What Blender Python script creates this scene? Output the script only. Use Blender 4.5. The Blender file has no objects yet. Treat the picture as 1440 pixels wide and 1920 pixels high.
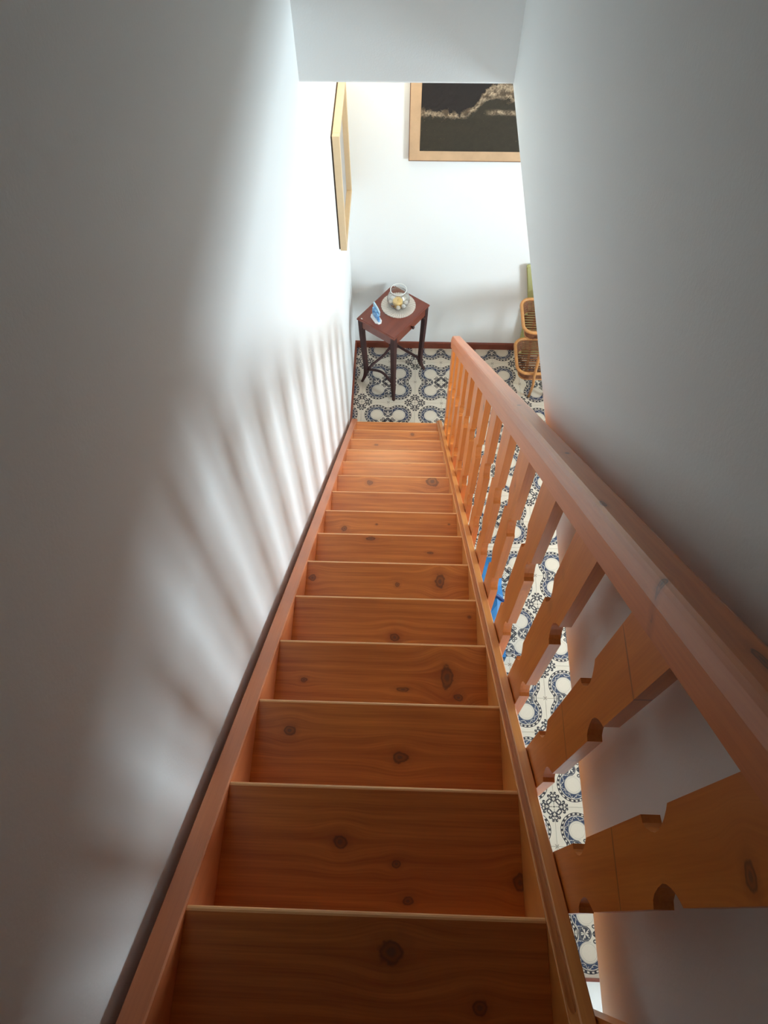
import bpy, bmesh, math, random
from mathutils import Vector, Matrix
random.seed(7)
S = bpy.context.scene
COL = S.collection

# ------------------------------------------------------------------ camera
F_PX = 1304.16
cam_d = bpy.data.cameras.new('camera')
cam_d.sensor_fit = 'HORIZONTAL'; cam_d.sensor_width = 36.0
cam_d.lens = F_PX / 1440 * 36.0
cam_d.clip_start = 0.02
cam = bpy.data.objects.new('camera', cam_d); COL.objects.link(cam)
CP = Vector((-0.0893, -3.2901, 4.1755))
PITCH, YAW, ROLL = 1.0596, -0.0484, -0.0192
cp, sp, cy, sy = math.cos(PITCH), math.sin(PITCH), math.cos(YAW), math.sin(YAW)
fwd = Vector((sy * cp, cy * cp, -sp)); rgt = Vector((cy, -sy, 0)); up = rgt.cross(fwd)
cr, sr = math.cos(ROLL), math.sin(ROLL)
r2 = cr * rgt + sr * up; u2 = -sr * rgt + cr * up
cam.matrix_world = Matrix(((r2.x, u2.x, -fwd.x, CP.x), (r2.y, u2.y, -fwd.y, CP.y), (r2.z, u2.z, -fwd.z, CP.z), (0, 0, 0, 1)))
S.camera = cam

# ------------------------------------------------------------------ world, lights, exposure
S.view_settings.view_transform = 'Standard'; S.view_settings.look = 'None'
S.view_settings.gamma = 1.0; S.view_settings.use_curve_mapping = False
S.view_settings.exposure = 0.15
S.cycles.diffuse_bounces = 8; S.cycles.max_bounces = 12; S.cycles.caustics_reflective = False; S.cycles.caustics_refractive = False
W = bpy.data.worlds.new('sky'); S.world = W; W.use_nodes = True
wn = W.node_tree
for n in list(wn.nodes): wn.nodes.remove(n)
wo = wn.nodes.new('ShaderNodeOutputWorld'); wb = wn.nodes.new('ShaderNodeBackground')
ws = wn.nodes.new('ShaderNodeTexSky'); ws.sky_type = 'HOSEK_WILKIE'; ws.turbidity = 4; ws.sun_direction = (-0.3, -0.6, 0.75)
wb.inputs[1].default_value = 1.0
wn.links.new(ws.outputs[0], wb.inputs[0]); wn.links.new(wb.outputs[0], wo.inputs[0])

def area(name, loc, direction, sx, sz, power, color, spread=180):
    l = bpy.data.lights.new(name, 'AREA'); l.shape = 'RECTANGLE'; l.size = sx; l.size_y = sz
    l.energy = power; l.color = color; l.spread = math.radians(spread)
    o = bpy.data.objects.new(name, l); COL.objects.link(o); o.location = loc
    o.rotation_euler = Vector(direction).to_track_quat('-Z', 'Y').to_euler()
    return o
# daylight through the tall window in the right wall of the ground floor room
WIN_Y0, WIN_Y1, WIN_Z0, WIN_Z1, WIN_X = -1.56, -0.94, 0.95, 2.15, 2.6
area('window_daylight', (WIN_X + 0.10, (WIN_Y0 + WIN_Y1) / 2, (WIN_Z0 + WIN_Z1) / 2), (-1, 0, 0), WIN_Y1 - WIN_Y0, WIN_Z1 - WIN_Z0, 158, (0.79, 0.93, 1.0))

# ------------------------------------------------------------------ layout numbers (metres)
WALL_L = -0.475            # face of the left wall
ST_L0, ST_L1 = -0.4535, -0.4140    # left stringer
ST_R0, ST_R1 = 0.1530, 0.1900      # right stringer
Y0, Z0, RUN, RISE = -3.3042, 2.9120, 0.21276, 0.19413   # nose of tread 0
LAND_Z = Z0 + RISE
ROOM_X1 = 2.6; ROOM_Y0 = -3.6; BACK = 0.555
SW_X = 0.2665              # stairwell right wall, left face
BH_Y = -0.82               # bulkhead near face
slope = math.atan2(RISE, RUN)
T = Vector((0, math.cos(slope), -math.sin(slope)))   # down the stair
N = Vector((0, math.sin(slope), math.cos(slope)))    # square to the stair
P0 = Vector((0, Y0, Z0))
def nose_z(y): return Z0 - (y - Y0) * RISE / RUN

# ------------------------------------------------------------------ node helper
class E:
    nt = None
    def __init__(s, v): s.v = v
    @staticmethod
    def op(o, *a, clamp=False):
        n = E.nt.nodes.new('ShaderNodeMath'); n.operation = o; n.use_clamp = clamp
        for i, x in enumerate(a):
            if isinstance(x, E): x = x.v
            if isinstance(x, (int, float)): n.inputs[i].default_value = x
            else: E.nt.links.new(x, n.inputs[i])
        return E(n.outputs[0])
    def __add__(s, o): return E.op('ADD', s, o)
    __radd__ = __add__
    def __sub__(s, o): return E.op('SUBTRACT', s, o)
    def __rsub__(s, o): return E.op('SUBTRACT', o, s)
    def __mul__(s, o): return E.op('MULTIPLY', s, o)
    __rmul__ = __mul__
    def __truediv__(s, o): return E.op('DIVIDE', s, o)
    def __lt__(s, o): return E.op('LESS_THAN', s, o)
    def __gt__(s, o): return E.op('GREATER_THAN', s, o)
    def __neg__(s): return E.op('MULTIPLY', s, -1.0)
def absE(a): return E.op('ABSOLUTE', a)
def mn(a, b): return E.op('MINIMUM', a, b)
def mx(a, b): return E.op('MAXIMUM', a, b)
def smn(a, b, k): return E.op('SMOOTH_MIN', a, b, k)
def sq(a): return E.op('SQRT', a)
def sinE(a): return E.op('SINE', a)
def expE(a): return E.op('EXPONENT', a)
def at2(a, b): return E.op('ARCTAN2', a, b)
def dist(x, y, cx, cy):
    a = x - cx; b = y - cy
    return sq(a * a + b * b)
def sstep(e0, e1, x):          # smoothstep
    n = E.nt.nodes.new('ShaderNodeMapRange'); n.interpolation_type = 'SMOOTHSTEP'
    E.nt.links.new(x.v, n.inputs[0])
    n.inputs[1].default_value = e0; n.inputs[2].default_value = e1
    return E(n.outputs[0])
def new_mat(name):
    m = bpy.data.materials.new(name); m.use_nodes = True
    nt = m.node_tree; E.nt = nt
    b = nt.nodes['Principled BSDF']
    return m, nt, b
def rgb(c): return (c[0], c[1], c[2], 1)
def mixc(f, a, b):
    n = E.nt.nodes.new('ShaderNodeMix'); n.data_type = 'RGBA'
    for i, x in ((0, f), (6, a), (7, b)):
        if isinstance(x, E): x = x.v
        if isinstance(x, (int, float)): n.inputs[i].default_value = x
        elif isinstance(x, tuple): n.inputs[i].default_value = rgb(x)
        else: E.nt.links.new(x, n.inputs[i])
    return n.outputs[2]
def coords():
    tc = E.nt.nodes.new('ShaderNodeTexCoord'); sx = E.nt.nodes.new('ShaderNodeSeparateXYZ')
    E.nt.links.new(tc.outputs['Object'], sx.inputs[0])
    return [E(sx.outputs[i]) for i in range(3)]
def vec(x, y, z):
    n = E.nt.nodes.new('ShaderNodeCombineXYZ')
    for i, a in enumerate((x, y, z)):
        if isinstance(a, E): E.nt.links.new(a.v, n.inputs[i])
        else: n.inputs[i].default_value = a
    return n.outputs[0]
def noise(v, scale=1, detail=3, rough=.55):
    n = E.nt.nodes.new('ShaderNodeTexNoise'); n.inputs['Scale'].default_value = scale
    n.inputs['Detail'].default_value = detail; n.inputs['Roughness'].default_value = rough
    E.nt.links.new(v, n.inputs['Vector'])
    return E(n.outputs[0])
def bump(b, h, strength, d):
    n = E.nt.nodes.new('ShaderNodeBump'); n.inputs['Strength'].default_value = strength; n.inputs['Distance'].default_value = d
    E.nt.links.new(h.v, n.inputs['Height']); E.nt.links.new(n.outputs[0], b.inputs['Normal'])
def plain(name, col, rough=.6, metal=0, var=.06, vscale=30):
    m, nt, b = new_mat(name)
    x, y, z = coords(); nz = noise(vec(x, y, z), vscale, 3)
    d = tuple(c * (1 - var * 2) for c in col)
    nt.links.new(mixc(nz, d, tuple(min(1, c * (1 + var)) for c in col)), b.inputs['Base Color'])
    b.inputs['Roughness'].default_value = rough; b.inputs['Metallic'].default_value = metal
    return m

def paint(name, col):
    m, nt, b = new_mat(name)
    x, y, z = coords(); v = vec(x, y, z)
    n1 = noise(v, 1.3, 3); n2 = noise(v, 160, 2)
    nt.links.new(mixc(n1, tuple(c * .97 for c in col), col), b.inputs['Base Color'])
    b.inputs['Roughness'].default_value = .62; b.inputs['Specular IOR Level'].default_value = .3
    bump(b, n2, .12, .002)
    return m

# pine: grain axis first; knots = [(along, across, r_along, r_across)]
def pine(name, axes=(0, 1, 2), knots=(), light=(.80, .285, .052), dark=(.34, .068, .009), rough=.36, generic=0.0, grain=1.0, coat=.38):
    m, nt, b = new_mat(name)
    c = coords(); a, w, t = c[axes[0]], c[axes[1]], c[axes[2]]
    oi = nt.nodes.new('ShaderNodeObjectInfo'); rnd = E(oi.outputs['Random'])
    a0 = a; sh = rnd * 37.0
    kd = None; ww = w
    kn = None
    for (ka, kw, ra, rw) in knots:
        dx = (a - ka) / ra; dy = (w - kw) / rw
        d2 = dx * dx + dy * dy
        ww = ww + (w - kw) * expE(d2 * -.09) * -.75
        d = sq(d2)
        kn = d if kn is None else mn(kn, d)
    if generic > 0:
        vo = nt.nodes.new('ShaderNodeTexVoronoi'); vo.feature = 'F1'; vo.voronoi_dimensions = '3D'
        vo.inputs['Scale'].default_value = 1.0; vo.inputs['Randomness'].default_value = 1
        nt.links.new(vec(a * 5.0 + sh, w * 9.0 + sh * 1.7, t * 9.0), vo.inputs['Vector'])
        dv = E(vo.outputs['Distance']) / generic
        ww = ww + expE(dv * dv * -.12) * .012
        kn = dv if kn is None else mn(kn, dv)
    warp = noise(vec(a * 1.6 + sh, w * 5 + sh, t * 5), 1, 2) - .5
    u = ww + warp * .05
    wv = sinE((u * 210.0 + t * 60.0 + sh + noise(vec(a * 2, w * 30, t * 30 + sh), 1, 2) * 4.0) * grain) * .5 + .5
    fine = noise(vec(a * 6 + sh, ww * 240, t * 240 + sh), 1, 3, .6)
    big = noise(vec(a * 2.5 + sh, w * 12, t * 12), 1, 2)
    f = wv * .20 + fine * .80 + big * .62 - .34
    col = mixc(E.op('MULTIPLY', f, 1.0, clamp=True), dark, light)
    if kn is not None:
        kn = kn * (1.0 + (noise(vec(a * 60 + sh, w * 60, t * 60), 1, 2) - .5) * .9)
        col = mixc(sstep(2.6, .8, kn) * .35, col, (.30, .075, .016))
        ring = sinE(kn * 9.0) * .5 + .5
        col = mixc(sstep(1.15, .85, kn) * (.42 + ring * .32), col, (.095, .032, .014))
        col = mixc(sstep(.45, .2, kn) * .5, col, (.17, .08, .045))
    nt.links.new(col, b.inputs['Base Color'])
    b.inputs['Roughness'].default_value = rough
    b.inputs['Coat Weight'].default_value = coat; b.inputs['Coat Roughness'].default_value = .28
    bump(b, fine, .10, .0008)
    return m

# ------------------------------------------------------------------ mesh helpers
def mesh_obj(name, bm, mats, parent=None, loc=None, smooth=False, rot=None):
    me = bpy.data.meshes.new(name); bm.normal_update(); bm.to_mesh(me); bm.free()
    if not isinstance(mats, (list, tuple)): mats = [mats]
    for m in mats: me.materials.append(m)
    if smooth:
        for p in me.polygons: p.use_smooth = True
    o = bpy.data.objects.new(name, me); COL.objects.link(o)
    if loc is not None: o.location = loc
    if rot is not None: o.rotation_euler = rot
    if parent: o.parent = parent
    return o
def box(bm, x0, x1, y0, y1, z0, z1, bev=0, seg=2):
    r = bmesh.ops.create_cube(bm, size=1)
    vs = r['verts']
    for v in vs:
        v.co = Vector(((x0 + x1) / 2 + v.co.x * (x1 - x0), (y0 + y1) / 2 + v.co.y * (y1 - y0), (z0 + z1) / 2 + v.co.z * (z1 - z0)))
    if bev > 0:
        es = list({e for v in vs for e in v.link_edges})
        bmesh.ops.bevel(bm, geom=es, offset=bev, segments=seg, profile=.5, affect='EDGES')
    return vs
def prism(bm, pts, fn, a0, a1):
    """closed outline pts [(p,q)] extruded between a0 and a1; fn(p,q,a) -> xyz"""
    A = [bm.verts.new(fn(p, q, a0)) for p, q in pts]; B = [bm.verts.new(fn(p, q, a1)) for p, q in pts]
    n = len(pts)
    for i in range(n):
        bm.faces.new((A[i], A[(i + 1) % n], B[(i + 1) % n], B[i]))
    bm.faces.new(A[::-1]); bm.faces.new(B)
    bmesh.ops.recalc_face_normals(bm, faces=bm.faces)
def tube(bm, pts, r, sides=8, closed=False, rx=None):
    pts = [Vector(p) for p in pts]; n = len(pts); rings = []
    prev = None
    for i, p in enumerate(pts):
        if closed: t = pts[(i + 1) % n] - pts[i - 1]
        else: t = pts[min(i + 1, n - 1)] - pts[max(i - 1, 0)]
        t.normalize()
        ref = Vector((0, 0, 1)) if prev is None else prev
        if prev is None and abs(t.z) > .9: ref = Vector((1, 0, 0))
        x = ref - t * ref.dot(t)
        if x.length < 1e-6: x = t.orthogonal()
        x.normalize(); y = t.cross(x); prev = x
        rr = r[i] if isinstance(r, (list, tuple)) else r
        rings.append([bm.verts.new(p + (x * math.cos(k * 2 * math.pi / sides) + y * math.sin(k * 2 * math.pi / sides)) * rr) for k in range(sides)])
    m = n if closed else n - 1
    for i in range(m):
        a, b_ = rings[i], rings[(i + 1) % n]
        off = 0
        if closed and i == n - 1:
            off = min(range(sides), key=lambda o: (b_[o].co - a[0].co).length)
        for k in range(sides):
            bm.faces.new((a[k], a[(k + 1) % sides], b_[(k + 1 + off) % sides], b_[(k + off) % sides]))
    if not closed:
        bm.faces.new(rings[0][::-1]); bm.faces.new(rings[-1])
def lathe(bm, prof, seg=32, c=(0, 0)):
    rings = []
    for r, z in prof:
        if r < 1e-5: rings.append([bm.verts.new((c[0], c[1], z))])
        else: rings.append([bm.verts.new((c[0] + r * math.cos(2 * math.pi * k / seg), c[1] + r * math.sin(2 * math.pi * k / seg), z)) for k in range(seg)])
    for a, b_ in zip(rings, rings[1:]):
        for k in range(seg):
            k2 = (k + 1) % seg
            if len(a) == 1 and len(b_) == 1: continue
            if len(a) == 1: bm.faces.new((a[0], b_[k], b_[k2]))
            elif len(b_) == 1: bm.faces.new((a[k2], a[k], b_[0]))
            else: bm.faces.new((a[k], a[k2], b_[k2], b_[k]))
    bmesh.ops.recalc_face_normals(bm, faces=bm.faces)
def empty(name, loc=(0, 0, 0), rz=0):
    o = bpy.data.objects.new(name, None); COL.objects.link(o); o.location = loc; o.rotation_euler = (0, 0, rz)
    o.empty_display_size = .05
    return o
def tag(o, label, cat, group=None, kind=None):
    o['label'] = label; o['category'] = cat
    if group: o['group'] = group
    if kind: o['kind'] = kind
    return o
def struct(o, label=None, cat=None):
    o['kind'] = 'structure'
    if label: o['label'] = label
    if cat: o['category'] = cat
    return o

# ------------------------------------------------------------------ materials of the setting
M_wall = paint('white_wall_paint', (.865, .892, .892))
M_ceil = paint('white_ceiling_paint', (.82, .82, .81))
M_skirt = plain('dark_red_wood_skirting', (.20, .045, .022), .35, var=.15)
M_grout = plain('grey_grout', (.30, .28, .25), .9)
M_land = pine('landing_boards', (0, 1, 2), generic=.12)

# ------------------------------------------------------------------ walls and ceilings
bm = bmesh.new(); box(bm, WALL_L - .15, WALL_L, -5.15, BACK, 0, 5.6)
struct(mesh_obj('wall_left', bm, M_wall), 'tall white plaster wall along the left side of the stairs', 'wall')
bm = bmesh.new(); box(bm, WALL_L - .15, ROOM_X1 + .2, BACK, BACK + .15, 0, 2.95)
struct(mesh_obj('wall_back', bm, M_wall), 'white wall at the foot of the stairs, behind the small table', 'wall')
# stairwell wall: rounded lower edge, hangs beside the handrail
bm = bmesh.new()
def zb(y): return 2.715 if y < -3.0 else 2.715 + (y + 3.0) * .03
y_a, y_b = -5.15, BH_Y + .12
pts = []
for k in range(7):
    an = math.pi + k / 6 * math.pi / 2
    pts.append((SW_X + .014 + .014 * math.cos(an), .014 + .014 * math.sin(an)))
pts = [(SW_X, 2.9)] + pts + [(SW_X + .12, 0), (SW_X + .12, 2.9)]
prism(bm, pts, lambda p, q, a: Vector((p, a, (zb(a) + q) if q < 1 else 5.6)), y_a, y_b)
struct(mesh_obj('wall_stairwell', bm, M_wall), 'white stairwell wall hanging close to the right of the handrail', 'wall')
bm = bmesh.new()
pts = [(BH_Y, 5.6)] + [(BH_Y + .01 - .01 * math.cos(k / 4 * math.pi / 2), 2.80 + .01 - .01 * math.sin(k / 4 * math.pi / 2)) for k in range(5)] + [(BH_Y + .12, 2.80), (BH_Y + .12, 5.6)]
prism(bm, pts, lambda p, q, a: Vector((a, p, q)), WALL_L, SW_X)
struct(mesh_obj('wall_bulkhead', bm, M_wall), 'white bulkhead wall above the opening at the far end of the stairwell', 'wall')
# ground-floor right wall with window opening
bm = bmesh.new()
X0, X1 = ROOM_X1, ROOM_X1 + .2
box(bm, X0, X1, ROOM_Y0 - .15, WIN_Y0, 0, 2.95); box(bm, X0, X1, WIN_Y1, BACK, 0, 2.95)
box(bm, X0, X1, WIN_Y0, WIN_Y1, 0, WIN_Z0); box(bm, X0, X1, WIN_Y0, WIN_Y1, WIN_Z1, 2.95)
struct(mesh_obj('wall_right', bm, M_wall), 'white outer wall of the ground floor room with the window', 'wall')
bm = bmesh.new(); box(bm, WALL_L, X0, ROOM_Y0 - .15, ROOM_Y0, 0, 2.8)
struct(mesh_obj('wall_near', bm, M_wall), 'white ground floor wall below the upper landing', 'wall')
bm = bmesh.new(); box(bm, SW_X + .12, X0, ROOM_Y0 - .15, BACK, 2.80, 2.95); box(bm, WALL_L, SW_X + .12, BH_Y + .12, BACK, 2.80, 2.95)
struct(mesh_obj('ceiling', bm, M_ceil), 'white ceiling of the ground floor room', 'ceiling')
bm = bmesh.new(); box(bm, WALL_L - .15, SW_X + .12, -5.3, BH_Y + .12, 5.6, 5.7)
struct(mesh_obj('ceiling', bm, M_ceil), 'white ceiling above the upper stairwell', 'ceiling')
bm = bmesh.new(); box(bm, WALL_L - .15, SW_X + .12, -5.3, -5.15, 2.8, 5.6)
struct(mesh_obj('wall_landing', bm, M_wall), 'white wall behind the upper landing', 'wall')
bm = bmesh.new(); box(bm, WALL_L, SW_X, -5.15, Y0 - RUN - .03, 2.80, LAND_Z)
struct(mesh_obj('floor_landing', bm, M_land), 'upper landing floor at the head of the stairs', 'floor')
# skirting boards
def skirting(name, pts_fn, a0, a1):
    bm = bmesh.new()
    pr = [(0, 0), (.012, 0), (.012, .052), (.009, .060), (.004, .064), (0, .064)]
    prism(bm, pr, pts_fn, a0, a1)
    return struct(mesh_obj(name, bm, M_skirt))
skirting('baseboard_back', lambda p, q, a: Vector((a, BACK - p, q)), WALL_L, X0)
skirting('baseboard_left', lambda p, q, a: Vector((WALL_L + p, a, q)), ROOM_Y0, BACK - .012)
skirting('baseboard_near', lambda p, q, a: Vector((a, ROOM_Y0 + p, q)), WALL_L + .012, X0)
skirting('baseboard_right', lambda p, q, a: Vector((X0 - p, a, q)), ROOM_Y0 + .012, BACK - .012)
# window
M_wframe = plain('white_lacquered_window_wood', (.78, .78, .76), .35)
mg, nt, b = new_mat('clear_window_glass')
tr = nt.nodes.new('ShaderNodeBsdfTransparent'); gl = nt.nodes.new('ShaderNodeBsdfGlossy'); gl.inputs['Roughness'].default_value = .02
mxs = nt.nodes.new('ShaderNodeMixShader'); mxs.inputs[0].default_value = .06
nt.links.new(tr.outputs[0], mxs.inputs[1]); nt.links.new(gl.outputs[0], mxs.inputs[2])
nt.links.new(mxs.outputs[0], nt.nodes['Material Output'].inputs['Surface']); nt.nodes.remove(b)
wr = empty('window_1', (X0 + .03, (WIN_Y0 + WIN_Y1) / 2, WIN_Z0)); wr['kind'] = 'structure'
hw = (WIN_Y1 - WIN_Y0) / 2; hh = WIN_Z1 - WIN_Z0
bm = bmesh.new()
for (a, c, z0_, z1_) in ((-hw, -hw + .05, 0, hh), (hw - .05, hw, 0, hh), (-.03, .03, .05, hh - .05), (-hw + .05, hw - .05, 0, .05), (-hw + .05, hw - .05, hh - .05, hh)):
    box(bm, 0, .05, a, c, z0_, z1_, .003, 1)
mesh_obj('window_frame', bm, M_wframe, wr)
for a, c in ((-hw + .05, -.03), (.03, hw - .05)):
    bm = bmesh.new(); box(bm, .022, .028, a, c, .05, hh - .05); mesh_obj('pane', bm, mg, wr)

# ------------------------------------------------------------------ patterned floor tiles
def tile_material():
    m, nt, b = new_mat('blue_and_black_ornament_tile')
    x, y, z = coords()
    u = x / .2 + .5; v = y / .2 + .5
    geo = nt.nodes.new('ShaderNodeNewGeometry')
    base = (.585, .515, .415)
    ink = (.020, .017, .024); blue = (.011, .026, .068)
    a = mx(u, v); c = mn(u, v)                    # the quarter is mirror symmetric
    # rosette at corner (0,0)
    r = dist(u, v, 0, 0)
    th = at2(c, a)                                # 0..45 deg
    dots = dist(a, c, .355, .050) - .036
    dots = mn(dots, dist(a, c, .275, .130) - .042)
    hole = mn(dist(a, c, .338, .062), dist(a, c, .262, .112)) - .014
    dots = mx(dots, -hole)
    stem = absE(dist(a, c, .285, .040) - .045) - .013          # curl
    stem = mx(stem, c - a * .9 + .0)
    stem2 = mx(absE(c - (a - .10) * .55) - .016, absE(a - .20) - .075)
    petal = absE(dist(a, c, .150, .112) - .047) - .017
    core = r - .022
    rays = mx(absE(c) - .007, absE(a - .105) - .05)
    stem3 = mx(absE(c - .045) - .014, absE(a - .245) - .03)
    ros = mn(mn(mn(dots, stem), mn(stem2, petal)), mn(stem3, rays))
    ros = mn(ros, core)
    f_ros = ros < 0.0
    # medallion at corner (1,1)
    p = 1.0 - u; q = 1.0 - v
    P = mx(p, q); Q = mn(p, q)
    dl = dist(P, Q, .41, .41)
    ds = dist(P, Q, .475, 0)
    D = smn(dl - .455, ds - .255, .12)
    ang = at2(Q - .41, P - .41)
    line1 = absE(D + .002) - .009
    line2 = absE(D + .060) - .010
    bead = mx(absE(D + .031) - .020, sinE(ang * 22.0 + P * 9.0) * -1.0 - .05)
    f_ring = mn(mn(line1, line2), bead) < 0.0
    inb = mx(mx(D + .088, .245 - dl), mx(.172 - ds, .40 - P))
    # leaf scrolls in the blue band
    an = ang * 3.0
    s1 = absE(dl - .315 - sinE(an * 2.5 + .6) * .040) - .007
    bl = absE(dl - .315 - sinE(an * 2.5 + 2.3) * .055) - .006 + absE(sinE(ang * 7.5)) * .012
    eye = E.op('PINGPONG', ang + .35, .35); eyed = dist(eye * .33, dl, .058, .315) - .011
    light_in = mn(mn(s1, bl), eyed)
    f_blue = (inb < 0.0) * (light_in > 0.0)
    rimw = absE(dl - .232) - .006
    rimw = mx(rimw, .34 - P)
    rim2 = absE(dl - .195) - .0035
    # small round flower between lobes
    sa = at2(Q, P - .475)
    sring = absE(ds - .158) - .012
    sfl = mx(ds - .142, .045 + sinE(sa * 5.0 + .4) * .06 - ds)
    sfl = mx(sfl, -(absE(sinE(sa * 2.5 + .2)) * .1 - .022))
    f_small = mn(sring, sfl) < 0.0
    # centre flourishes
    cf = absE(dist(P, Q, .155, .085) - .045) - .014
    cf = mn(cf, absE(dist(P, Q, .235, .165) - .035) - .013)
    cf = mn(cf, mx(absE(P - Q) - .012, absE(P - .10) - .07))
    f_c = cf < 0.0
    # crosses at (1,0) and (0,1)
    X = 1.0 - a; Y = c
    cr_ = mx(absE(X - Y) - .013, mx(X, Y) - .055)
    cr_ = mx(cr_, .012 - mx(X, Y))
    f_x = cr_ < 0.0
    ta = noise(vec(x, y, z), 60, 3)
    col = mixc(ta, tuple(k * .93 for k in base), base)
    col = mixc(E.op('MULTIPLY', f_blue, .98), col, blue)
    col = mixc((mn(rimw, rim2 + .0) < 0.0) * .55, col, (.12, .12, .11))
    col = mixc(f_ring, col, ink)
    col = mixc(f_small * .97, col, (.018, .022, .04))
    col = mixc(f_c, col, ink); col = mixc(f_ros, col, ink)
    col = mixc(f_x * .8, col, (.09, .055, .04))
    nt.links.new(col, b.inputs['Base Color'])
    b.inputs['Roughness'].default_value = .28; b.inputs['Specular IOR Level'].default_value = .45
    return m
M_tile = tile_material()
bm = bmesh.new(); box(bm, -.475, 2.6, ROOM_Y0, BACK, -.12, -.0025)
floor = struct(mesh_obj('floor', bm, M_grout), 'floor of ornamental blue and white tiles in the ground floor room', 'floor')
tm = bmesh.new(); box(tm, -.0993, .0993, -.0993, .0993, -.010, 0, .0008, 1)
tile0 = mesh_obj('tile', tm, M_tile, floor)
def tile_bm(bm_, x0, x1, y0, y1): pass
first = True; far_tiles = []
nx0, nx1, ny0, ny1 = -3, 13, -18, 3
# tiles: index (i,j) covers [.2i,.2(i+1)] x [.2j,.2(j+1)]; rosettes sit on even/even grid nodes
cnt = 0
clip = {}
def tile_mesh(cx0, cx1, cy0, cy1):
    key = tuple(round(v, 4) for v in (cx0, cx1, cy0, cy1))
    if key not in clip:
        b_ = bmesh.new(); box(b_, cx0, cx1, cy0, cy1, -.010, 0, .0008, 1)
        me = bpy.data.meshes.new('tile'); b_.to_mesh(me); b_.free(); me.materials.append(M_tile); clip[key] = me
    return clip[key]
for i in range(nx0, nx1):
    for j in range(ny0, ny1):
        # rosette corner of this cell
        ri_ = i if i % 2 == 0 else i + 1; rj = j if j % 2 == 0 else j + 1
        k = {(True, True): 0, (False, True): 1, (False, False): 2, (True, False): 3}[(ri_ == i, rj == j)]
        cx, cy_ = .2 * i + .1, .2 * j + .1
        ang = k * math.pi / 2
        wx0, wx1 = max(cx - .0993, WALL_L + .0), min(cx + .0993, ROOM_X1)
        wy0, wy1 = max(cy_ - .0993, ROOM_Y0), min(cy_ + .0993, BACK)
        if wx1 - wx0 < .01 or wy1 - wy0 < .01: continue
        # clip rectangle in local (rotated) frame
        cs, sn = round(math.cos(-ang)), round(math.sin(-ang))
        cor = [(px - cx, py - cy_) for px in (wx0, wx1) for py in (wy0, wy1)]
        loc = [(cs * a_ - sn * b_, sn * a_ + cs * b_) for a_, b_ in cor]
        lx = [c[0] for c in loc]; ly = [c[1] for c in loc]
        me = tile_mesh(min(lx), max(lx), min(ly), max(ly))
        if cnt == 0: o = tile0; o.data = me
        else: o = bpy.data.objects.new('tile', me); COL.objects.link(o); o.parent = floor
        o.location = (cx, cy_, 0); o.rotation_euler = (0, 0, ang); cnt += 1
print('tiles', cnt)

# ------------------------------------------------------------------ staircase
stair = empty('staircase', (-.13, Y0 + 14 * RUN, 0))
tag(stair, 'steep honey-coloured pine staircase with open knotty treads going down', 'staircase')
KN = {0: [(.042, -.053, .020, .016), (.176, -.119, .012, .01)],
      1: [(-.059, -.102, .013, .012), (.049, -.136, .008, .007), (.071, -.196, .01, .008), (.278, -.16, .012, .014)],
      2: [(-.204, -.072, .013, .012), (.053, -.124, .018, .012)],
      3: [(.176, -.094, .017, .030), (.058, -.13, .016, .006), (.206, -.147, .012, .01), (-.207, -.112, .008, .006)],
      4: [(.032, -.132, .014, .014), (.262, -.06, .006, .005)],
      5: [(-.262, -.068, .012, .012), (.184, -.07, .016, .026), (.036, -.086, .008, .008)],
      6: [(.161, -.079, .012, .005), (-.073, -.023, .018, .008)],
      7: [(-.196, -.091, .012, .012), (-.06, -.067, .005, .004), (.25, -.059, .005, .004)],
      9: [(-.118, -.045, .015, .014), (.20, -.03, .03, .03)],
      13: [(.108, -.033, .012, .012)], 12: [(-.12, -.045, .012, .006)]}
TX0, TX1 = ST_L1, ST_R0
tcx = (TX0 + TX1) / 2
gen_tread = pine('pine_tread', (0, 1, 2), generic=.06)
M_nose = pine('worn_lit_tread_edge', (0, 1, 2), light=(.90, .52, .22), dark=(.74, .34, .11), coat=.2)  # paler worn edge, with the light caught along the nose put into the colour
for k in range(-1, 15):
    ny, nz = Y0 + k * RUN, Z0 - k * RISE
    bm = bmesh.new(); th = .03
    pr = [(-.245, -th), (-.006, -th), (-.002, -th + .002), (0, -th + .006), (0, -.007), (-.0015, -.0032), (-.0042, -.0010), (-.0075, 0), (-.245, 0)]
    if k == -1: pr = [(p if p > -.2 else -.03, q) for p, q in pr]
    hx = (TX1 - TX0) / 2 - .0002
    if k == -1: pr = [(p, q) for p, q in pr]
    prism(bm, pr, lambda p, q, a: Vector((a, p, q)), -hx, hx)
    mt = pine('pine_tread_knots', (0, 1, 2), knots=KN[k]) if k in KN else gen_tread
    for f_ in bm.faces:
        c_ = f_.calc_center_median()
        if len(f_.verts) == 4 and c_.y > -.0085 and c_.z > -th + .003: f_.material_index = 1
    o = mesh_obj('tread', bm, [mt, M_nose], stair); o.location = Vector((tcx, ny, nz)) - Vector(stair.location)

# stringers: built in a frame with local x along the slope
def slope_frame(o, x, s, n):
    """local X = down the slope, local Y = world -X ... keep right handed: X=T, Y=?, Z=N"""
    Yv = N.cross(T)
    M = Matrix(((T.x, Yv.x, N.x, 0), (T.y, Yv.y, N.y, 0), (T.z, Yv.z, N.z, 0), (0, 0, 0, 1)))
    o.matrix_world = Matrix.Translation(Vector((x, 0, 0)) + P0 + T * s + N * n) @ M
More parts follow.
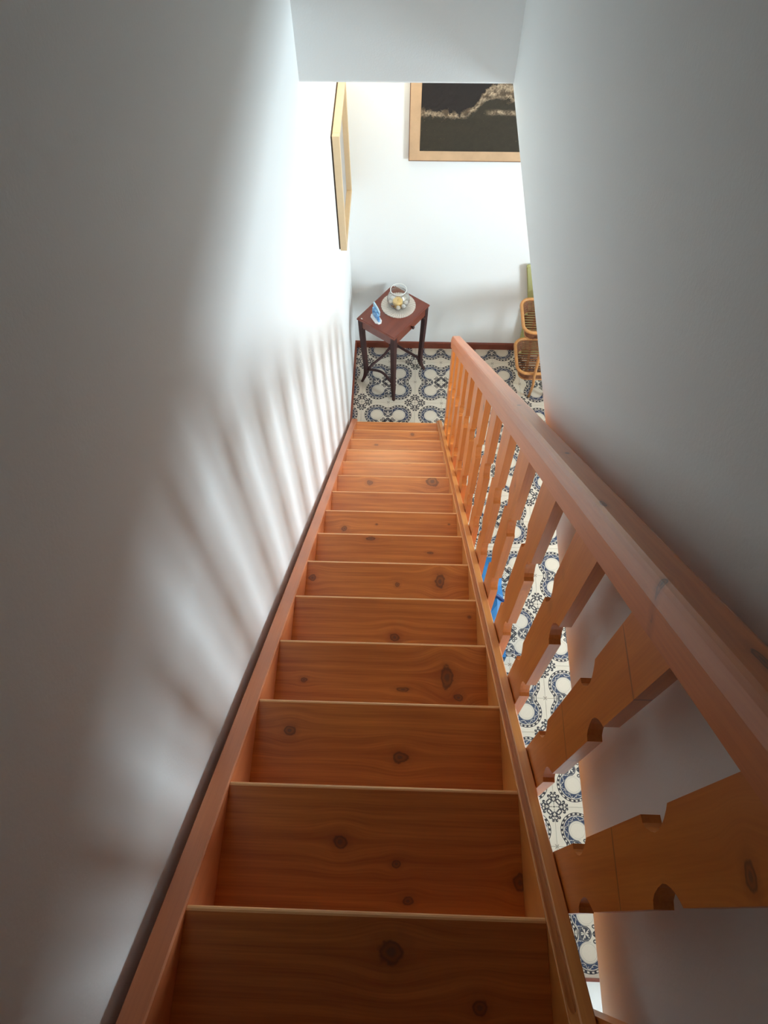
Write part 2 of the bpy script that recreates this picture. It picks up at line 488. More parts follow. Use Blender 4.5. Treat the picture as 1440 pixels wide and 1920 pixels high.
# N x T = (0,ny,nz)x(0,ty,tz) = (ny*tz-nz*ty,0,0) = -X direction, so local +Y points to world -X
M_str_l = pine('pine_stringer_left', (0, 2, 1), light=(.70, .235, .085), dark=(.52, .15, .05), coat=.25, generic=.0, grain=.6)
M_str_r = pine('pine_stringer_right', (0, 1, 2), light=(.80, .36, .085), dark=(.56, .18, .032), grain=1.3, coat=.3)
S0 = -.42
depth = .245
# bottom end: vertical cut at y=-.267 and floor cut z=0.  in slope coordinates compute outline (s,n)
def sn(y, z):
    d = Vector((0, y, z)) - P0
    return d.dot(T), d.dot(N)
yend = -.267
top_n = .0
s_top = (yend - Y0 - 0) / T.y      # where n=0 meets y=yend
a1 = sn(yend, 0.001)
# underside line n=-depth meets z=0.001
# z = Z0 + T.z*s + N.z*n
s_bot = (0.001 - Z0 + N.z * depth) / T.z
def stringer(name, profile, mat, extra=None):
    """profile: list of (n, w) closed outline in the cross-section; w = world x"""
    bm = bmesh.new()
    def cut(n):   # end position of a fibre at height n
        # vertical face y=yend : s = (yend-Y0-N.y*n)/T.y ; floor: s = (0.001-Z0-N.z*n)/T.z
        return min((yend - Y0 - N.y * n) / T.y, (0.001 - Z0 - N.z * n) / T.z)
    # split profile sides so the corner between the two cuts is present
    nc = a1[1]
    pr = []
    for i in range(len(profile)):
        p, q = profile[i], profile[(i + 1) % len(profile)]
        pr.append(p)
        if (p[0] - nc) * (q[0] - nc) < 0:
            t = (nc - p[0]) / (q[0] - p[0]); pr.append((nc, p[1] + (q[1] - p[1]) * t))
    A = [bm.verts.new((S0, -w, n)) for n, w in pr]
    B = [bm.verts.new((cut(n), -w, n)) for n, w in pr]
    L = len(pr)
    for i in range(L): bm.faces.new((A[i], A[(i + 1) % L], B[(i + 1) % L], B[i]))
    bm.faces.new(A); f = bm.faces.new(B[::-1])
    bmesh.ops.triangulate(bm, faces=[f])
    bmesh.ops.recalc_face_normals(bm, faces=bm.faces)
    o = mesh_obj(name, bm, mat)
    slope_frame(o, 0, 0, 0)
    return o
def parent_keep(o, par):
    bpy.context.view_layer.update()
    mw = o.matrix_world.copy(); o.parent = par; o.matrix_parent_inverse = Matrix.Translation(-Vector(par.location))
    return o
pL = [(-depth, ST_L0), (-.002, ST_L0), (0, ST_L0 + .002), (.001, ST_L1 - .003), (-.001, ST_L1), (-depth, ST_L1)]
o = stringer('stringer', pL, M_str_l); parent_keep(o, stair)
# right stringer with routed groove beside the wide outer strip
g0, g1 = ST_R0 + .0035, ST_R0 + .0150
pR = [(-depth, ST_R0), (-.001, ST_R0), (0, ST_R0 + .001), (0, g0), (-.010, g0 + .0006), (-.010, g1 - .0006), (.0015, g1), (.0035, g1 + .002), (.0035, ST_R1 - .002), (.0015, ST_R1), (-depth, ST_R1)]
o = stringer('stringer', pR, M_str_r); parent_keep(o, stair)
# plug that closes the groove near the head of the stair (rounded end)
bm = bmesh.new()
plug = [(S0, -g0)] + [(-.140 - .012 * math.sin(t_ / 8 * math.pi), -(g0 + (g1 - g0) * t_ / 8)) for t_ in range(9)] + [(S0, -g1)]
prism(bm, plug, lambda p, q, a: Vector((p, q, a)), -.0098, .0008)
o = mesh_obj('groove_plug', bm, M_str_r); slope_frame(o, 0, 0, 0); parent_keep(o, stair)

# ------------------------------------------------------------------ balustrade
bal = empty('balustrade', (.2, Y0 + 13 * RUN, .2))
tag(bal, 'pine balustrade with chamfered handrail and notched flat balusters right of the stairs', 'balustrade')
RX0, RX1, RN0, RN1 = .178, .2280, .5865, .6540
M_rail = pine('pine_handrail', (0, 1, 2), knots=[(.088, -.192, .014, .004), (.39, -.208, .006, .004), (-.171, -.184, .006, .005), (-.331, -.209, .020, .004), (.9, -.20, .006, .004)],
              light=(.82, .27, .070), dark=(.57, .145, .033))
rp = [(RN0, RX0 + .001), (RN0 + .001, RX0), (RN1 - .028, RX0), (RN1 - .020, RX0 + .0012), (RN1 - .009, RX0 + .0035), (RN1 - .003, RX0 + .0065), (RN1, RX0 + .0115), (RN1, RX1 - .006), (RN1 - .002, RX1 - .002), (RN1 - .006, RX1), (RN0 + .001, RX1), (RN0, RX1 - .001)]
bm = bmesh.new()
SE = 3.235
def cap(n): # lower end: vertical cut with rounded underside
    e = 0.0
    if n < RN1 - .03: e = (RN1 - .03 - n) * 1.1
    return SE - (n - RN1) * N.y / T.y - e - (0.006 if n >= RN1 - .001 else 0)
A = [bm.verts.new((-1.0, -w, n)) for n, w in rp]; B = [bm.verts.new((cap(n), -w, n)) for n, w in rp]
L = len(rp)
for i in range(L): bm.faces.new((A[i], A[(i + 1) % L], B[(i + 1) % L], B[i]))
bm.faces.new(A); f = bm.faces.new(B[::-1]); bmesh.ops.triangulate(bm, faces=[f])
bmesh.ops.recalc_face_normals(bm, faces=bm.faces)
o = mesh_obj('handrail', bm, M_rail); slope_frame(o, 0, 0, 0); parent_keep(o, bal)
# balusters
BW, BX0, BX1 = .0945, .1925, .2145
zA, zB = 2.968, 3.312        # notch starts on baluster 1 (near edge y = -3.291)
yN1 = -3.2885
nzr = nose_z(yN1)
notch = [(0, 0), (.002, .008), (.010, .013), (.022, .0175), (.034, .0195), (.045, .0195), (.056, .017), (.066, .0125), (.080, .004), (.086, 0)]
notchB = [(0, 0), (.002, .009), (.010, .015), (.024, .020), (.038, .023), (.050, .022), (.062, .018), (.072, .013), (.082, .006), (.088, 0)]
def baluster_bm():
    bm = bmesh.new(); pts = []
    sl = RISE / RUN
    zr = lambda y: -(y) * sl                       # slope line through near edge, relative
    zbot = -.19; ztop = (RN0 - .0004) / math.cos(slope)
    za, zbb = zA - nzr, zB - nzr
    # near edge (y=0), upward, then far edge (y=BW) downward
    pts.append((0, zbot))
    for dz, d in notch: pts.append((d, za + dz))
    for dz, d in notchB: pts.append((d, zbb + dz))
    pts.append((0, ztop)); pts.append((BW, ztop + zr(BW)))
    for dz, d in reversed(notchB): pts.append((BW - d, zbb + dz))
    for dz, d in reversed(notch): pts.append((BW - d, za + dz))
    pts.append((BW, zbot + zr(BW)))
    prism(bm, pts, lambda p, q, a: Vector((a, p + (.021 * (q - .40) if q < .7 else .021 * .30), q)), 0, BX1 - BX0)
    f = [f for f in bm.faces if len(f.verts) > 8]
    bmesh.ops.triangulate(bm, faces=f)
    return bm
M_bal = pine('pine_baluster', (2, 1, 0), generic=.075, light=(.84, .305, .058), dark=(.56, .145, .02), grain=.5, rough=.36, coat=.22)
b0 = None
for j in range(-1, 15):
    y = yN1 + (j - 1) * RUN
    if b0 is None: b0 = mesh_obj('baluster', baluster_bm(), M_bal, bal); o = b0
    else: o = b0.copy(); COL.objects.link(o)
    if j == 1: M_b1 = pine('pine_baluster_knot', (2, 1, 0), knots=[(.658, .025, .010, .012), (.290, .050, .0015, .060), (.455, .02, .004, .003)], light=(.84, .305, .058), dark=(.56, .145, .02), grain=.5, rough=.36, coat=.22)
    if j == 2: M_b1 = pine('pine_baluster_knot', (2, 1, 0), knots=[(.640, .045, .0016, .055), (.275, .050, .0016, .05)], light=(.84, .305, .058), dark=(.56, .145, .02), grain=.5, rough=.36, coat=.22)
    if j in (1, 2): o.data = o.data.copy(); o.data.materials[0] = M_b1
    o.location = Vector((BX0, y, nose_z(y))) - Vector(bal.location)

# ------------------------------------------------------------------ painting on the back wall
M_pframe = plain('pale_oak_frame', (.60, .40, .24), .5, var=.12, vscale=14)
M_pedge = plain('brown_frame_edge', (.16, .07, .035), .5)
def painting_mat():
    m, nt, b = new_mat('abstract_dark_painting')
    x, y, z = coords()
    v = vec(x, y, z)
    n1 = noise(v, 9, 4, .65); n2 = noise(v, 26, 5, .7); n3 = noise(v, 70, 3, .6)
    # height of the crusty band across the picture (x from left edge, z up from bottom edge of canvas)
    fc = nt.nodes.new('ShaderNodeFloatCurve'); nt.links.new((x / .62).v, fc.inputs['Value'])
    cv = fc.mapping.curves[0]
    P = [(0, .485), (.16, .48), (.34, .455), (.46, .53), (.56, .70), (.68, .77), (.80, .73), (.90, .68), (1, .66)]
    cv.points[0].location = P[0]; cv.points[1].location = P[-1]
    for p in P[1:-1]: cv.points.new(*p)
    fc.mapping.update()
    h = z / .46
    wid = sstep(.40, .70, x / .62) * .055 + .040
    d = absE(h + (n1 - .5) * .10 - E(fc.outputs[0])) - wid
    band = sstep(.015, -.015, d + (n2 - .5) * .30)
    d2 = absE(h + (n1 - .5) * .06 - .50 + sstep(.6, 1, x / .62) * .0) - .028
    band2 = sstep(.02, -.02, d2 + (n2 - .5) * .10) * sstep(.55, .66, x / .62)
    low = sstep(.01, -.03, h - E(fc.outputs[0]) + (n1 - .5) * .1)
    col = mixc(n1, (.006, .004, .004), (.016, .010, .008))
    olive = mixc(n2, (.014, .011, .006), (.042, .032, .017))
    col = mixc(low, col, olive)
    crust = mixc(sstep(.40, .62, n2), (.06, .04, .024), (.52, .40, .27))
    crust = mixc(sstep(.60, .45, n3) * .45, crust, (.10, .07, .04))
    col = mixc(mx(band, band2), col, crust)
    spat = sstep(.66, .74, n3) * low * .35
    col = mixc(spat, col, (.30, .22, .15))
    nt.links.new(col, b.inputs['Base Color']); b.inputs['Roughness'].default_value = .75
    bump(b, n2 * mx(band, band2) + n3 * .15, .8, .006)
    return m
pic = empty('painting', (-.086, BACK, 1.606))
tag(pic, 'large dark abstract painting with a crusty beige band in a pale wooden frame', 'painting')
PW, PH, FW = .80, .60, .066
bm = bmesh.new()
for q_ in ([(0, 0), (PW, 0), (PW - FW, FW), (FW, FW)], [(0, 0), (FW, FW), (FW, PH - FW), (0, PH)], [(PW, 0), (PW, PH), (PW - FW, PH - FW), (PW - FW, FW)], [(0, PH), (FW, PH - FW), (PW - FW, PH - FW), (PW, PH)]):
    b_ = bmesh.new(); prism(b_, q_, lambda p, q, a: Vector((p, a, q)), -.020, -.012)
    me_ = bpy.data.meshes.new('t'); b_.to_mesh(me_); b_.free(); bm.from_mesh(me_); bpy.data.meshes.remove(me_)
mesh_obj('picture_frame', bm, M_pframe, pic)
bm = bmesh.new()
box(bm, -.004, 0, -.021, -.001, -.004, PH + .004); box(bm, PW, PW + .004, -.021, -.001, -.004, PH + .004)
box(bm, 0, PW, -.021, -.001, -.004, 0); box(bm, 0, PW, -.021, -.001, PH, PH + .004)
mesh_obj('frame_edge', bm, M_pedge, pic)
# canvas: slightly rough raised surface
bm = bmesh.new(); nxg, nyg = 48, 34
cw, ch = PW - 2 * FW + .012, PH - 2 * FW + .012
def band_h(t):
    P = [(0, .485), (.16, .48), (.34, .455), (.46, .53), (.56, .70), (.68, .77), (.80, .73), (.90, .68), (1, .66)]
    for (a, b_), (c, d) in zip(P, P[1:]):
        if t <= c: return b_ + (d - b_) * (t - a) / (c - a)
    return .7
gv = []
for j in range(nyg + 1):
    row = []
    for i in range(nxg + 1):
        xx, zz = cw * i / nxg, ch * j / nyg
        e = 1 if (i in (0, nxg) or j in (0, nyg)) else 0
        d = abs(zz / .46 - band_h(min(1, xx / .62)))
        rel = 0 if e else (random.random() * .006 * max(0, 1 - d / .12) + random.random() * .0006)
        row.append(bm.verts.new((xx, -rel, zz)))
    gv.append(row)
for j in range(nyg):
    for i in range(nxg): bm.faces.new((gv[j][i], gv[j][i + 1], gv[j + 1][i + 1], gv[j + 1][i]))
lower = {}
bd = [v for v in bm.verts if v.is_boundary]
r_ = bmesh.ops.extrude_edge_only(bm, edges=[e for e in bm.edges if e.is_boundary])
for v in [g for g in r_['geom'] if isinstance(g, bmesh.types.BMVert)]: v.co.y += .009
mesh_obj('canvas', bm, painting_mat(), pic, loc=(FW - .006, -.0215, FW - .006))

# ------------------------------------------------------------------ deep box frame on the left wall
M_bf = plain('cream_box_frame', (.66, .50, .31), .5, var=.05)
M_bfb = plain('dark_back_board', (.05, .03, .02), .7)
M_bfi = plain('grey_print_paper', (.42, .40, .38), .6, var=.1)
bf = empty('box_frame', (WALL_L, -.035, 1.425))
tag(bf, 'deep cream box frame hung edge-on high on the left wall', 'picture frame')
BY, BZ, BD = .53, .685, .044
bm = bmesh.new()
box(bm, .008, BD, 0, .028, 0, BZ, .0015, 1); box(bm, .008, BD, BY - .028, BY, 0, BZ, .0015, 1)
box(bm, .008, BD, .028, BY - .028, 0, .028, .0015, 1); box(bm, .008, BD, .028, BY - .028, BZ - .028, BZ, .0015, 1)
for v in bm.verts: pass
mesh_obj('frame_rail', bm, M_bf, bf)
bm = bmesh.new(); box(bm, .0, .008, .006, BY - .006, .006, BZ - .006); mesh_obj('backing_board', bm, M_bfb, bf)
bm = bmesh.new(); box(bm, .008, .014, .028, BY - .028, .028, BZ - .028); mesh_obj('print', bm, M_bfi, bf)

# ------------------------------------------------------------------ small table
M_tab = pine('mahogany_table', (0, 1, 2), light=(.20, .046, .024), dark=(.12, .024, .014), rough=.25, grain=.5, coat=.2)
M_tdk = plain('dark_mahogany', (.040, .009, .008), .6, var=.15)
TZ = .668
tang = math.radians(54)
tb = empty('side_table', (-.170, .266, 0), tang)     # local x = long side (drawer side faces local -y)
tag(tb, 'small dark red-brown side table with splayed legs in the corner below the stairs', 'table')
LX, LY = .205, .163
bm = bmesh.new()
box(bm, -LX, LX, -LY, LY, TZ - .018, TZ - .004, .004, 2)
box(bm, -LX + .008, LX - .008, -LY + .008, LY - .008, TZ - .006, TZ, .002, 1)
mesh_obj('tabletop', bm, M_tab, tb)
ax, ay = LX - .012, LY - .010
bm = bmesh.new()
box(bm, -ax, ax, ay - .016, ay, TZ - .085, TZ - .018, .001, 1); box(bm, -ax, -ax + .016, -ay, ay - .016, TZ - .085, TZ - .018, .001, 1)
box(bm, ax - .016, ax, -ay, ay - .016, TZ - .085, TZ - .018, .001, 1)
box(bm, -ax + .016, ax - .016, -ay, -ay + .010, TZ - .085, TZ - .079); box(bm, -ax + .016, ax - .016, -ay, -ay + .010, TZ - .025, TZ - .018)
mesh_obj('apron', bm, M_tab, tb)
dr = None
bm = bmesh.new(); box(bm, -ax + .030, ax - .030, -ay - .003, -ay + .012, TZ - .078, TZ - .026, .002, 1)
dr = mesh_obj('drawer', bm, M_tab, tb)
bm = bmesh.new(); lathe(bm, [(0, 0), (.006, 0), (.005, .008), (.011, .014), (.012, .020), (.006, .024), (0, .025)], 14)
mesh_obj('knob', bm, M_tdk, dr, loc=(0, -ay - .003, TZ - .052), rot=(math.pi / 2, 0, 0), smooth=True)
for sx, sy_ in ((-1, -1), (1, -1), (1, 1), (-1, 1)):
    bm = bmesh.new(); hs = []
    prof = [(TZ - .018, -.010, .0165), (.50, -.013, .0160), (.30, -.020, .0145), (.16, -.026, .0135), (.10, -.026, .0140), (.06, -.018, .0115), (.02, -.004, .0090), (0, .004, .0090)]
    rings = []
    for z_, o_, h_ in prof:
        cx_, cy2 = sx * (ax - .004 + o_ * .8), sy_ * (ay - .004 + o_ * .8)
        rings.append([bm.verts.new((cx_ + dx * h_, cy2 + dy * h_, z_)) for dx, dy in ((-1, -1), (1, -1), (1, 1), (-1, 1))])
    for a_, b_ in zip(rings, rings[1:]):
        for k in range(4): bm.faces.new((a_[k], a_[(k + 1) % 4], b_[(k + 1) % 4], b_[k]))
    bm.faces.new(rings[0]); bm.faces.new(rings[-1][::-1])
    bmesh.ops.recalc_face_normals(bm, faces=bm.faces)
    # small carved swelling and bracket near the top
    for q_ in (0, 1):
        dx = -sx if q_ == 0 else 0; dy = -sy_ if q_ == 1 else 0
        bx, by = sx * (ax - .004), sy_ * (ay - .004)
        tube(bm, [(bx + dx * .012, by + dy * .012, TZ - .150), (bx + dx * .020, by + dy * .020, TZ - .125), (bx + dx * .030, by + dy * .030, TZ - .10), (bx + dx * .042, by + dy * .042, TZ - .086)], [.004, .008, .008, .006], 6)
    mesh_obj('leg', bm, M_tdk, tb)
# curved bentwood stretchers from the back legs
def stretcher(pa, pb, bow):
    bm = bmesh.new(); pts = []
    a_, b_ = Vector(pa), Vector(pb); c_ = Vector((0, 0, 0))
    for k in range(13):
        t = k / 12; p = a_.lerp(b_, t)
        inward = Vector((-p.x, -p.y, 0)).normalized()
        pts.append(p + inward * bow * math.sin(math.pi * t) + Vector((0, 0, .03 * math.sin(math.pi * t))))
    tube(bm, pts, .0100, 8); mesh_obj('stretcher', bm, M_tdk, tb, smooth=True)
e_ = .028
xx, yy = ax - .004 - e_, ay - .004 - e_
stretcher((-xx, -yy, .13), (-xx, yy, .13), .022)
stretcher((-xx, yy, .13), (xx, yy, .13), .030)
stretcher((xx, yy, .13), (xx, -yy, .13), .022)

# doily
def doily_mat():
    m, nt, b = new_mat('woven_white_raffia'); x, y, z = coords()
    th = at2(y, x); r = dist(x, y, 0, 0)
    s = sinE(th * 78.0 + r * 150.0) * .5 + .5
    nt.links.new(mixc(sstep(.30, .6, s), (.27, .22, .18), (.86, .82, .76)), b.inputs['Base Color'])
    b.inputs['Roughness'].default_value = .8; bump(b, s, .6, .002)
    return m
DC = Vector((-.137, .318, TZ))
bm = bmesh.new(); nr, ns = 7, 92; g = []
for i in range(nr + 1):
    r = .020 + (.118 - .020) * i / nr
    row = []
    for k in range(ns):
        a_ = 2 * math.pi * k / ns
        rr = r + (.0025 if (i == nr and k % 2) else 0)
        row.append(bm.verts.new((rr * math.cos(a_), rr * math.sin(a_), .0030 + (.0012 if k % 2 else 0) + (.002 * (i / nr) ** 3))))
    g.append(row)
for i in range(nr):
    for k in range(ns): bm.faces.new((g[i][k], g[i + 1][k], g[i + 1][(k + 1) % ns], g[i][(k + 1) % ns]))
cv_ = bm.verts.new((0, 0, .0030))
for k in range(ns): bm.faces.new((cv_, g[0][k], g[0][(k + 1) % ns]))
ex = bmesh.ops.extrude_face_region(bm, geom=list(bm.faces))
for v in [q for q in ex['geom'] if isinstance(q, bmesh.types.BMVert)]: v.co.z = 0.0
bmesh.ops.recalc_face_normals(bm, faces=bm.faces)
o = mesh_obj('doily', bm, doily_mat(), loc=DC + Vector((0, 0, .0003)))
tag(o, 'round white woven raffia mat under the glass bowl on the side table', 'table mat')

# glass bowl with potpourri
mgl, nt, b = new_mat('thin_clear_glass')
tr = nt.nodes.new('ShaderNodeBsdfTransparent'); tr.inputs[0].default_value = (.97, .98, .98, 1)
gl = nt.nodes.new('ShaderNodeBsdfGlossy'); gl.inputs['Roughness'].default_value = .04
lw = nt.nodes.new('ShaderNodeLayerWeight'); lw.inputs[0].default_value = .5
pw = nt.nodes.new('ShaderNodeMath'); pw.operation = 'POWER'; pw.inputs[1].default_value = 3.0
ad = nt.nodes.new('ShaderNodeMath'); ad.operation = 'MULTIPLY_ADD'; ad.inputs[1].default_value = .85; ad.inputs[2].default_value = .07; ad.use_clamp = True
mxs = nt.nodes.new('ShaderNodeMixShader'); nt.links.new(lw.outputs['Facing'], pw.inputs[0]); nt.links.new(pw.outputs[0], ad.inputs[0]); nt.links.new(ad.outputs[0], mxs.inputs[0])
nt.links.new(tr.outputs[0], mxs.inputs[1]); nt.links.new(gl.outputs[0], mxs.inputs[2])
nt.links.new(mxs.outputs[0], nt.nodes['Material Output'].inputs['Surface']); nt.nodes.remove(b)
BO = DC + Vector((.000, -.010, .0062))
prof = [(0, 0), (.036, 0), (.048, .006), (.066, .026), (.076, .052), (.075, .078), (.064, .104), (.052, .120), (.048, .130), (.052, .140), (.056, .145)]
bm = bmesh.new(); lathe(bm, prof, 40)
bmesh.ops.solidify(bm, geom=list(bm.faces), thickness=.0018)
bowl = mesh_obj('glass_bowl', bm, mgl, loc=BO, smooth=True)
tag(bowl, 'round clear glass fishbowl holding shells and a yellow candle on the side table', 'glass bowl')
M_rim = plain('cut_glass_rim', (.72, .74, .73), .12)
bm = bmesh.new(); tube(bm, [(.0545 * math.cos(a_ / 32 * 2 * math.pi), .0545 * math.sin(a_ / 32 * 2 * math.pi),   .148) for a_ in range(32)], .0032, 6, closed=True)
mesh_obj('rim', bm, M_rim, bowl, smooth=True)
M_candle = plain('yellow_candle_wax', (.82, .56, .20), .45, var=.05)
bm = bmesh.new(); lathe(bm, [(0, 0), (.030, 0), (.033, .004), (.034, .046), (.030, .051), (.012, .049), (0, .048)], 28)
cd = mesh_obj('candle', bm, M_candle, loc=BO + Vector((-.004, -.002, .004)), smooth=True)
tag(cd, 'round yellow candle standing among shells inside the glass bowl', 'candle')
bm = bmesh.new(); tube(bm, [(0, 0, .048), (.0005, 0, .054), (.002, 0, .058)], .0009, 5)
mesh_obj('wick', bm, M_bfb, cd)
shell_m = [plain('pale_shell', (.78, .72, .62), .35), plain('white_stone', (.80, .79, .76), .4), plain('brown_dried_slice', (.16, .085, .035), .7), plain('beige_shell', (.55, .45, .32), .5)]
dirs = ['right of', 'behind and right of', 'straight behind', 'behind and left of', 'left of', 'in front and left of', 'straight in front of', 'in front and right of']
kinds = [('pebble', 1, 'glossy white pebble'), ('shell', 0, 'pale ribbed shell'), ('shell', 3, 'beige shell'), ('pebble', 1, 'round white pebble'),
         ('shell', 0, 'cream shell'), ('dried_slice', 2, 'dark brown dried slice'), ('shell', 0, 'large pale shell'), ('pebble', 1, 'white pebble')]
for q_ in range(8):
    a_ = q_ * math.pi / 4; nm, mi, lb = kinds[q_]
    bm = bmesh.new(); bmesh.ops.create_icosphere(bm, subdivisions=2, radius=1)
    rad = (.0165 + .0025 * random.random()) * (.75 if mi == 2 else 1); R_ = .0525
    for v in bm.verts:
        v.co = Vector((v.co.x * rad, v.co.y * rad * .85, v.co.z * rad * .75)) * (1 + .08 * math.sin(9 * math.atan2(v.co.y, v.co.x)) + random.uniform(-.04, .04))
    o = mesh_obj(nm, bm, shell_m[mi], loc=BO + Vector((R_ * math.cos(a_), R_ * math.sin(a_), .034)), rot=(random.uniform(-.25, .25), random.uniform(-.25, .25), a_), smooth=True)
    tag(o, lb + ' ' + dirs[q_] + ' the yellow candle in the glass bowl', 'pebble' if mi == 1 else ('dried slice' if mi == 2 else 'shell'), 'shells and stones in the glass bowl')

# blue and white ceramic ornament
M_wc = plain('white_glazed_ceramic', (.80, .82, .82), .15, var=.02)
def delft():
    m, nt, b = new_mat('blue_glazed_ceramic'); x, y, z = coords(); n_ = noise(vec(x, y, z), 45, 3)
    nt.links.new(mixc(sstep(.42, .6, n_), (.06, .21, .50), (.22, .46, .72)), b.inputs['Base Color']); b.inputs['Roughness'].default_value = .18
    return m
M_bc = delft()
M_lb = plain('pale_blue_ceramic', (.42, .60, .74), .2, var=.06)
OR = Vector((-.286, .190, TZ))
orn = empty('ornament', OR, math.radians(-60))
tag(orn, 'small blue and white ceramic ornament on an oblong white base, left of the glass bowl', 'ornament')
bm = bmesh.new()
oc = [(-.052, -.012), (-.034, -.026), (.034, -.026), (.056, -.010), (.056, .010), (.034, .026), (-.034, .026), (-.052, .012)]
prism(bm, oc, lambda p, q, a: Vector((p * (1 if a < .004 else .94), q * (1 if a < .004 else .94), a)), 0, .009)
mesh_obj('base', bm, M_wc, orn)
bm = bmesh.new()
prism(bm, [(-.042, .009), (.046, .009), (.050, .016), (.042, .024), (.036, .040), (.034, .062), (.020, .074), (-.010, .080), (-.040, .078), (-.046, .040)], lambda p, q, a: Vector((p, a, q)), -.007, .007)
bmesh.ops.bevel(bm, geom=list(bm.edges), offset=.0015, segments=1, affect='EDGES')
mesh_obj('figure', bm, M_bc, orn)
bm = bmesh.new()
prism(bm, [(-.046, .030), (.032, .045), (.036, .082), (.010, .098), (-.048, .108), (-.054, .096)], lambda p, q, a: Vector((p - .002, a, q)), .007, .016)
bmesh.ops.bevel(bm, geom=list(bm.edges), offset=.0012, segments=1, affect='EDGES')
mesh_obj('sail', bm, M_lb, orn)
# chip of white paint on the table corner
bm = bmesh.new(); bmesh.ops.create_icosphere(bm, subdivisions=1, radius=1)
for v in bm.verts: v.co = Vector((v.co.x * .008, v.co.y * .0035, v.co.z * .0014 + .0013))
o = mesh_obj('crumb', bm, M_wc, loc=Vector((-.385, .188, TZ)), rot=(0, 0, -.6))
tag(o, 'tiny white paper scrap near the left corner of the side table', 'scrap')

# ------------------------------------------------------------------ wicker stand
M_wick = plain('rattan_cane', (.52, .24, .075), .45, var=.18, vscale=40)
M_wdk = plain('brown_wicker_weave', (.23, .085, .030), .55, var=.3, vscale=60)
ws_ = empty('wicker_stand', (.93, .13, 0))
tag(ws_, 'two-tier rattan basket stand with rounded trays standing at the back wall right of the stairs', 'basket stand')
def rrect(hx, hy, r, z, n=6, dz=0):
    pts = []
    for cx_, cy2, a0 in ((hx - r, hy - r, 0), (-hx + r, hy - r, 90), (-hx + r, -hy + r, 180), (hx - r, -hy + r, 270)):
        for k in range(n + 1):
            a_ = math.radians(a0 + 90 * k / n)
            pts.append(Vector((cx_ + r * math.cos(a_), cy2 + r * math.sin(a_), z)))
    out = []
    for i, p in enumerate(pts):
        out.append(p); q_ = pts[(i + 1) % len(pts)]
        if (q_ - p).length > .08:
            for t in range(1, 6): out.append(p.lerp(q_, t / 6))
    return out
def tray(cx_, cy2, z, hx, hy, r, deep):
    tr_ = empty('basket', (cx_, cy2, z)); tr_.parent = ws_
    bm = bmesh.new()
    rim = rrect(hx, hy, r, 0)
    for p in rim:   # handles rise at both short (y) ends
        if abs(p.x) < hx * .55: p.z += 0
    tube(bm, rim, .0115, 8, closed=True)
    o_ = mesh_obj('basket_rim', bm, M_wick, tr_, smooth=True)
    bm = bmesh.new()
    nl = 7
    for l in range(nl):
        t = (l + .8) / nl
        ring = rrect(hx - .006 - t * .022, hy - .006 - t * .022, r * (1 - t * .3), -t * deep)
        tube(bm, [p + Vector((0, 0, .002 * (i % 2))) for i, p in enumerate(ring)], .0048, 5, closed=True)
    for i, p in enumerate(rrect(hx - .006, hy - .006, r, 0)):
        if i % 2 == 0:
            c_ = Vector((p.x * (1 - .022 / hx), p.y * (1 - .022 / hy), -deep))
            tube(bm, [p, c_], .0035, 5)
    w = mesh_obj('woven_side', bm, M_wdk, tr_, smooth=True); w['kind'] = 'stuff'
    bm = bmesh.new()
    lo = rrect(hx - .026, hy - .026, r * .7, -deep - .004); tube(bm, lo, .0065, 6, closed=True)
    mesh_obj('base_ring', bm, M_wick, tr_, smooth=True)
    bm = bmesh.new(); n_ = int(2 * (hy - .03) / .021)
    for k in range(n_ + 1):
        y_ = -(hy - .030) + k * 2 * (hy - .030) / n_
        ex_ = hx - .030 - (r * .4 if abs(y_) > hy - .06 else 0)
        tube(bm, [(-ex_, y_, -deep), (0, y_, -deep + .001), (ex_, y_, -deep)], .0062, 6)
    s_ = mesh_obj('slats', bm, M_wdk, tr_, smooth=True); s_['kind'] = 'stuff'
    bm = bmesh.new()   # arched handle on the far end
    pts = [(-hx * .45, hy, 0), (-hx * .36, hy + .006, .03), (-hx * .15, hy + .010, .05), (hx * .15, hy + .010, .05), (hx * .36, hy + .006, .03), (hx * .45, hy, 0)]
    tube(bm, pts, .0065, 8); mesh_obj('handle', bm, M_wick, tr_, smooth=True)
    return tr_
tray(0.0, .055, .33, .210, .165, .075, .085)
tray(-.012, .060, .72, .215, .155, .065, .085)
for sx in (-1, 1):
    for sy_ in (-1, 1):
        bm = bmesh.new()
        if sy_ < 0: lpts = [(sx * .07, -.05, .0), (sx * .076, -.105, .20), (sx * .092, -.130, .33), (sx * .092, -.128, .52), (sx * .085, -.112, .70)]
        else: lpts = [(sx * .07, .20, .0), (sx * .076, .225, .20), (sx * .092, .235, .33), (sx * .092, .235, .52), (sx * .085, .226, .70)]
        tube(bm, lpts, .0105, 8)
        mesh_obj('leg', bm, M_wick, ws_, smooth=True)

# folded cloth standing against the back wall
M_grn = plain('olive_green_cloth', (.42, .42, .18), .8, var=.08)
bm = bmesh.new()
pg = [(0, 0), (0, .30), (-.002, .50), (-.030, .66), (-.066, .84), (-.060, .850), (.10, .856), (.26, .850), (.27, .84), (.27, 0)]
prism(bm, pg, lambda p, q, a: Vector((p, a * (1 - .3 * q), q)), -.045, -.001)
bmesh.ops.bevel(bm, geom=list(bm.edges), offset=.005, segments=2, affect='EDGES')
o = mesh_obj('folded_cloth', bm, M_grn, loc=(.800, BACK - .013, 0))
tag(o, 'pale olive green folded cloth against the back wall behind the rattan stand', 'cloth')

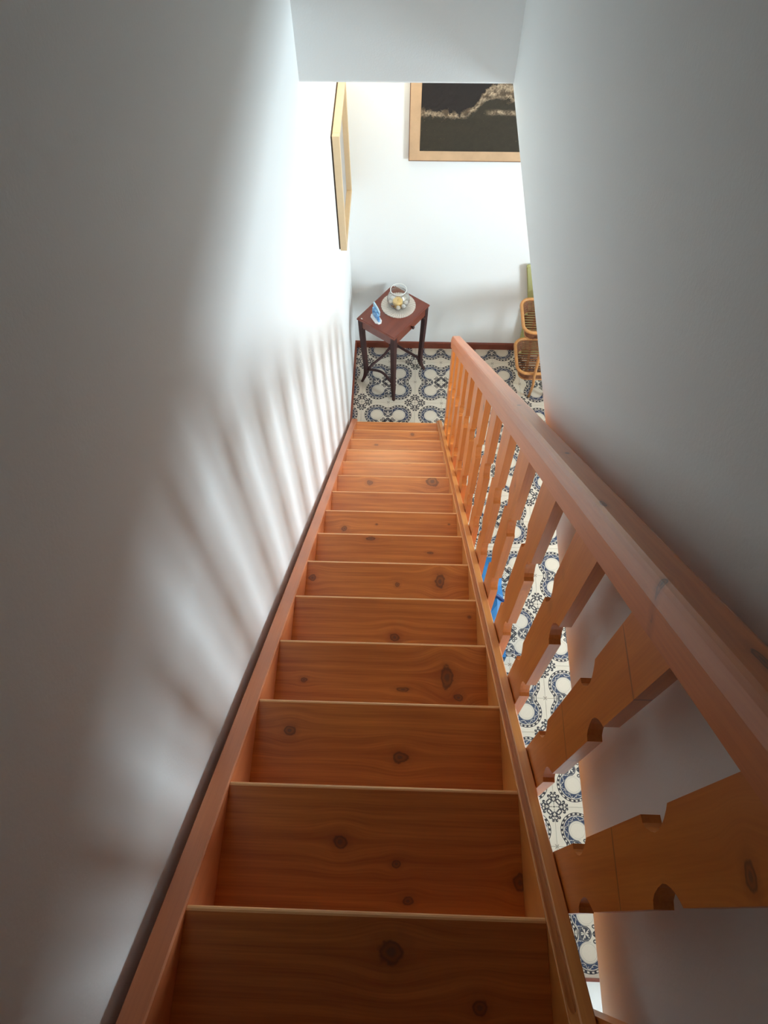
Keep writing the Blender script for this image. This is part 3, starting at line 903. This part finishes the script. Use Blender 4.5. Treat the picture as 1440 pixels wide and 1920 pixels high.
# blue bag on the floor beside the stairs
M_blue = plain('bright_blue_woven_plastic', (.004, .13, .34), .5, var=.12, vscale=18)
M_nb = plain('dark_blue_strap', (.006, .03, .12), .5)
bag = empty('blue_bag', (.36, -1.70, 0))
tag(bag, 'bright blue folded plastic bag lying on the tiles under the balustrade', 'bag')
bm = bmesh.new()
box(bm, -.22, .20, -.30, .36, 0, .16)
bmesh.ops.subdivide_edges(bm, edges=list(bm.edges), cuts=9, use_grid_fill=True)
for v in bm.verts:
    if v.co.z > .01:
        fx, fy = (v.co.x + .01) / .21, (v.co.y - .03) / .33
        e2 = 1 - .16 * max(abs(fx), abs(fy)) ** 6
        v.co.z *= e2
        v.co.z += .010 * math.sin(v.co.x * 41 + v.co.y * 17) * (v.co.z / .16) + .007 * math.sin(v.co.y * 63 - v.co.x * 22) * (v.co.z / .16)
        v.co.x += .004 * math.sin(v.co.y * 30)
mesh_obj('bag_body', bm, M_blue, bag)
bm = bmesh.new()
tube(bm, [(.205, .06, .13), (.16, .08, .168), (.05, .10, .178), (-.06, .09, .178), (-.15, .05, .17)], .012, 8)
mesh_obj('strap', bm, M_nb, bag, smooth=True)

# ------------------------------------------------------------------ ceiling lamp of the ground floor (out of view above the opening)
lp = empty('ceiling_lamp', (-.22, .22, 2.80))
tag(lp, 'flush round ceiling lamp beyond the bulkhead', 'lamp')
bm = bmesh.new(); lathe(bm, [(0, 0), (.13, 0), (.13, -.018), (.12, -.022), (0, -.022)], 32); mesh_obj('lamp_base', bm, M_wframe, lp)
me_, nt, b = new_mat('warm_lamp_glass')
b.inputs['Emission Color'].default_value = (1, .80, .52, 1); b.inputs['Emission Strength'].default_value = 26.0; b.inputs['Base Color'].default_value = (.8, .78, .7, 1)
bm = bmesh.new(); lathe(bm, [(.115, -.022), (.112, -.045), (.085, -.062), (.04, -.070), (0, -.072)], 32); mesh_obj('lamp_shade', bm, me_, lp, smooth=True)
area('ceiling_lamp_light', (-.22, .22, 2.715), (0, 0, -1), .2, .2, 1.6, (1, .80, .52))
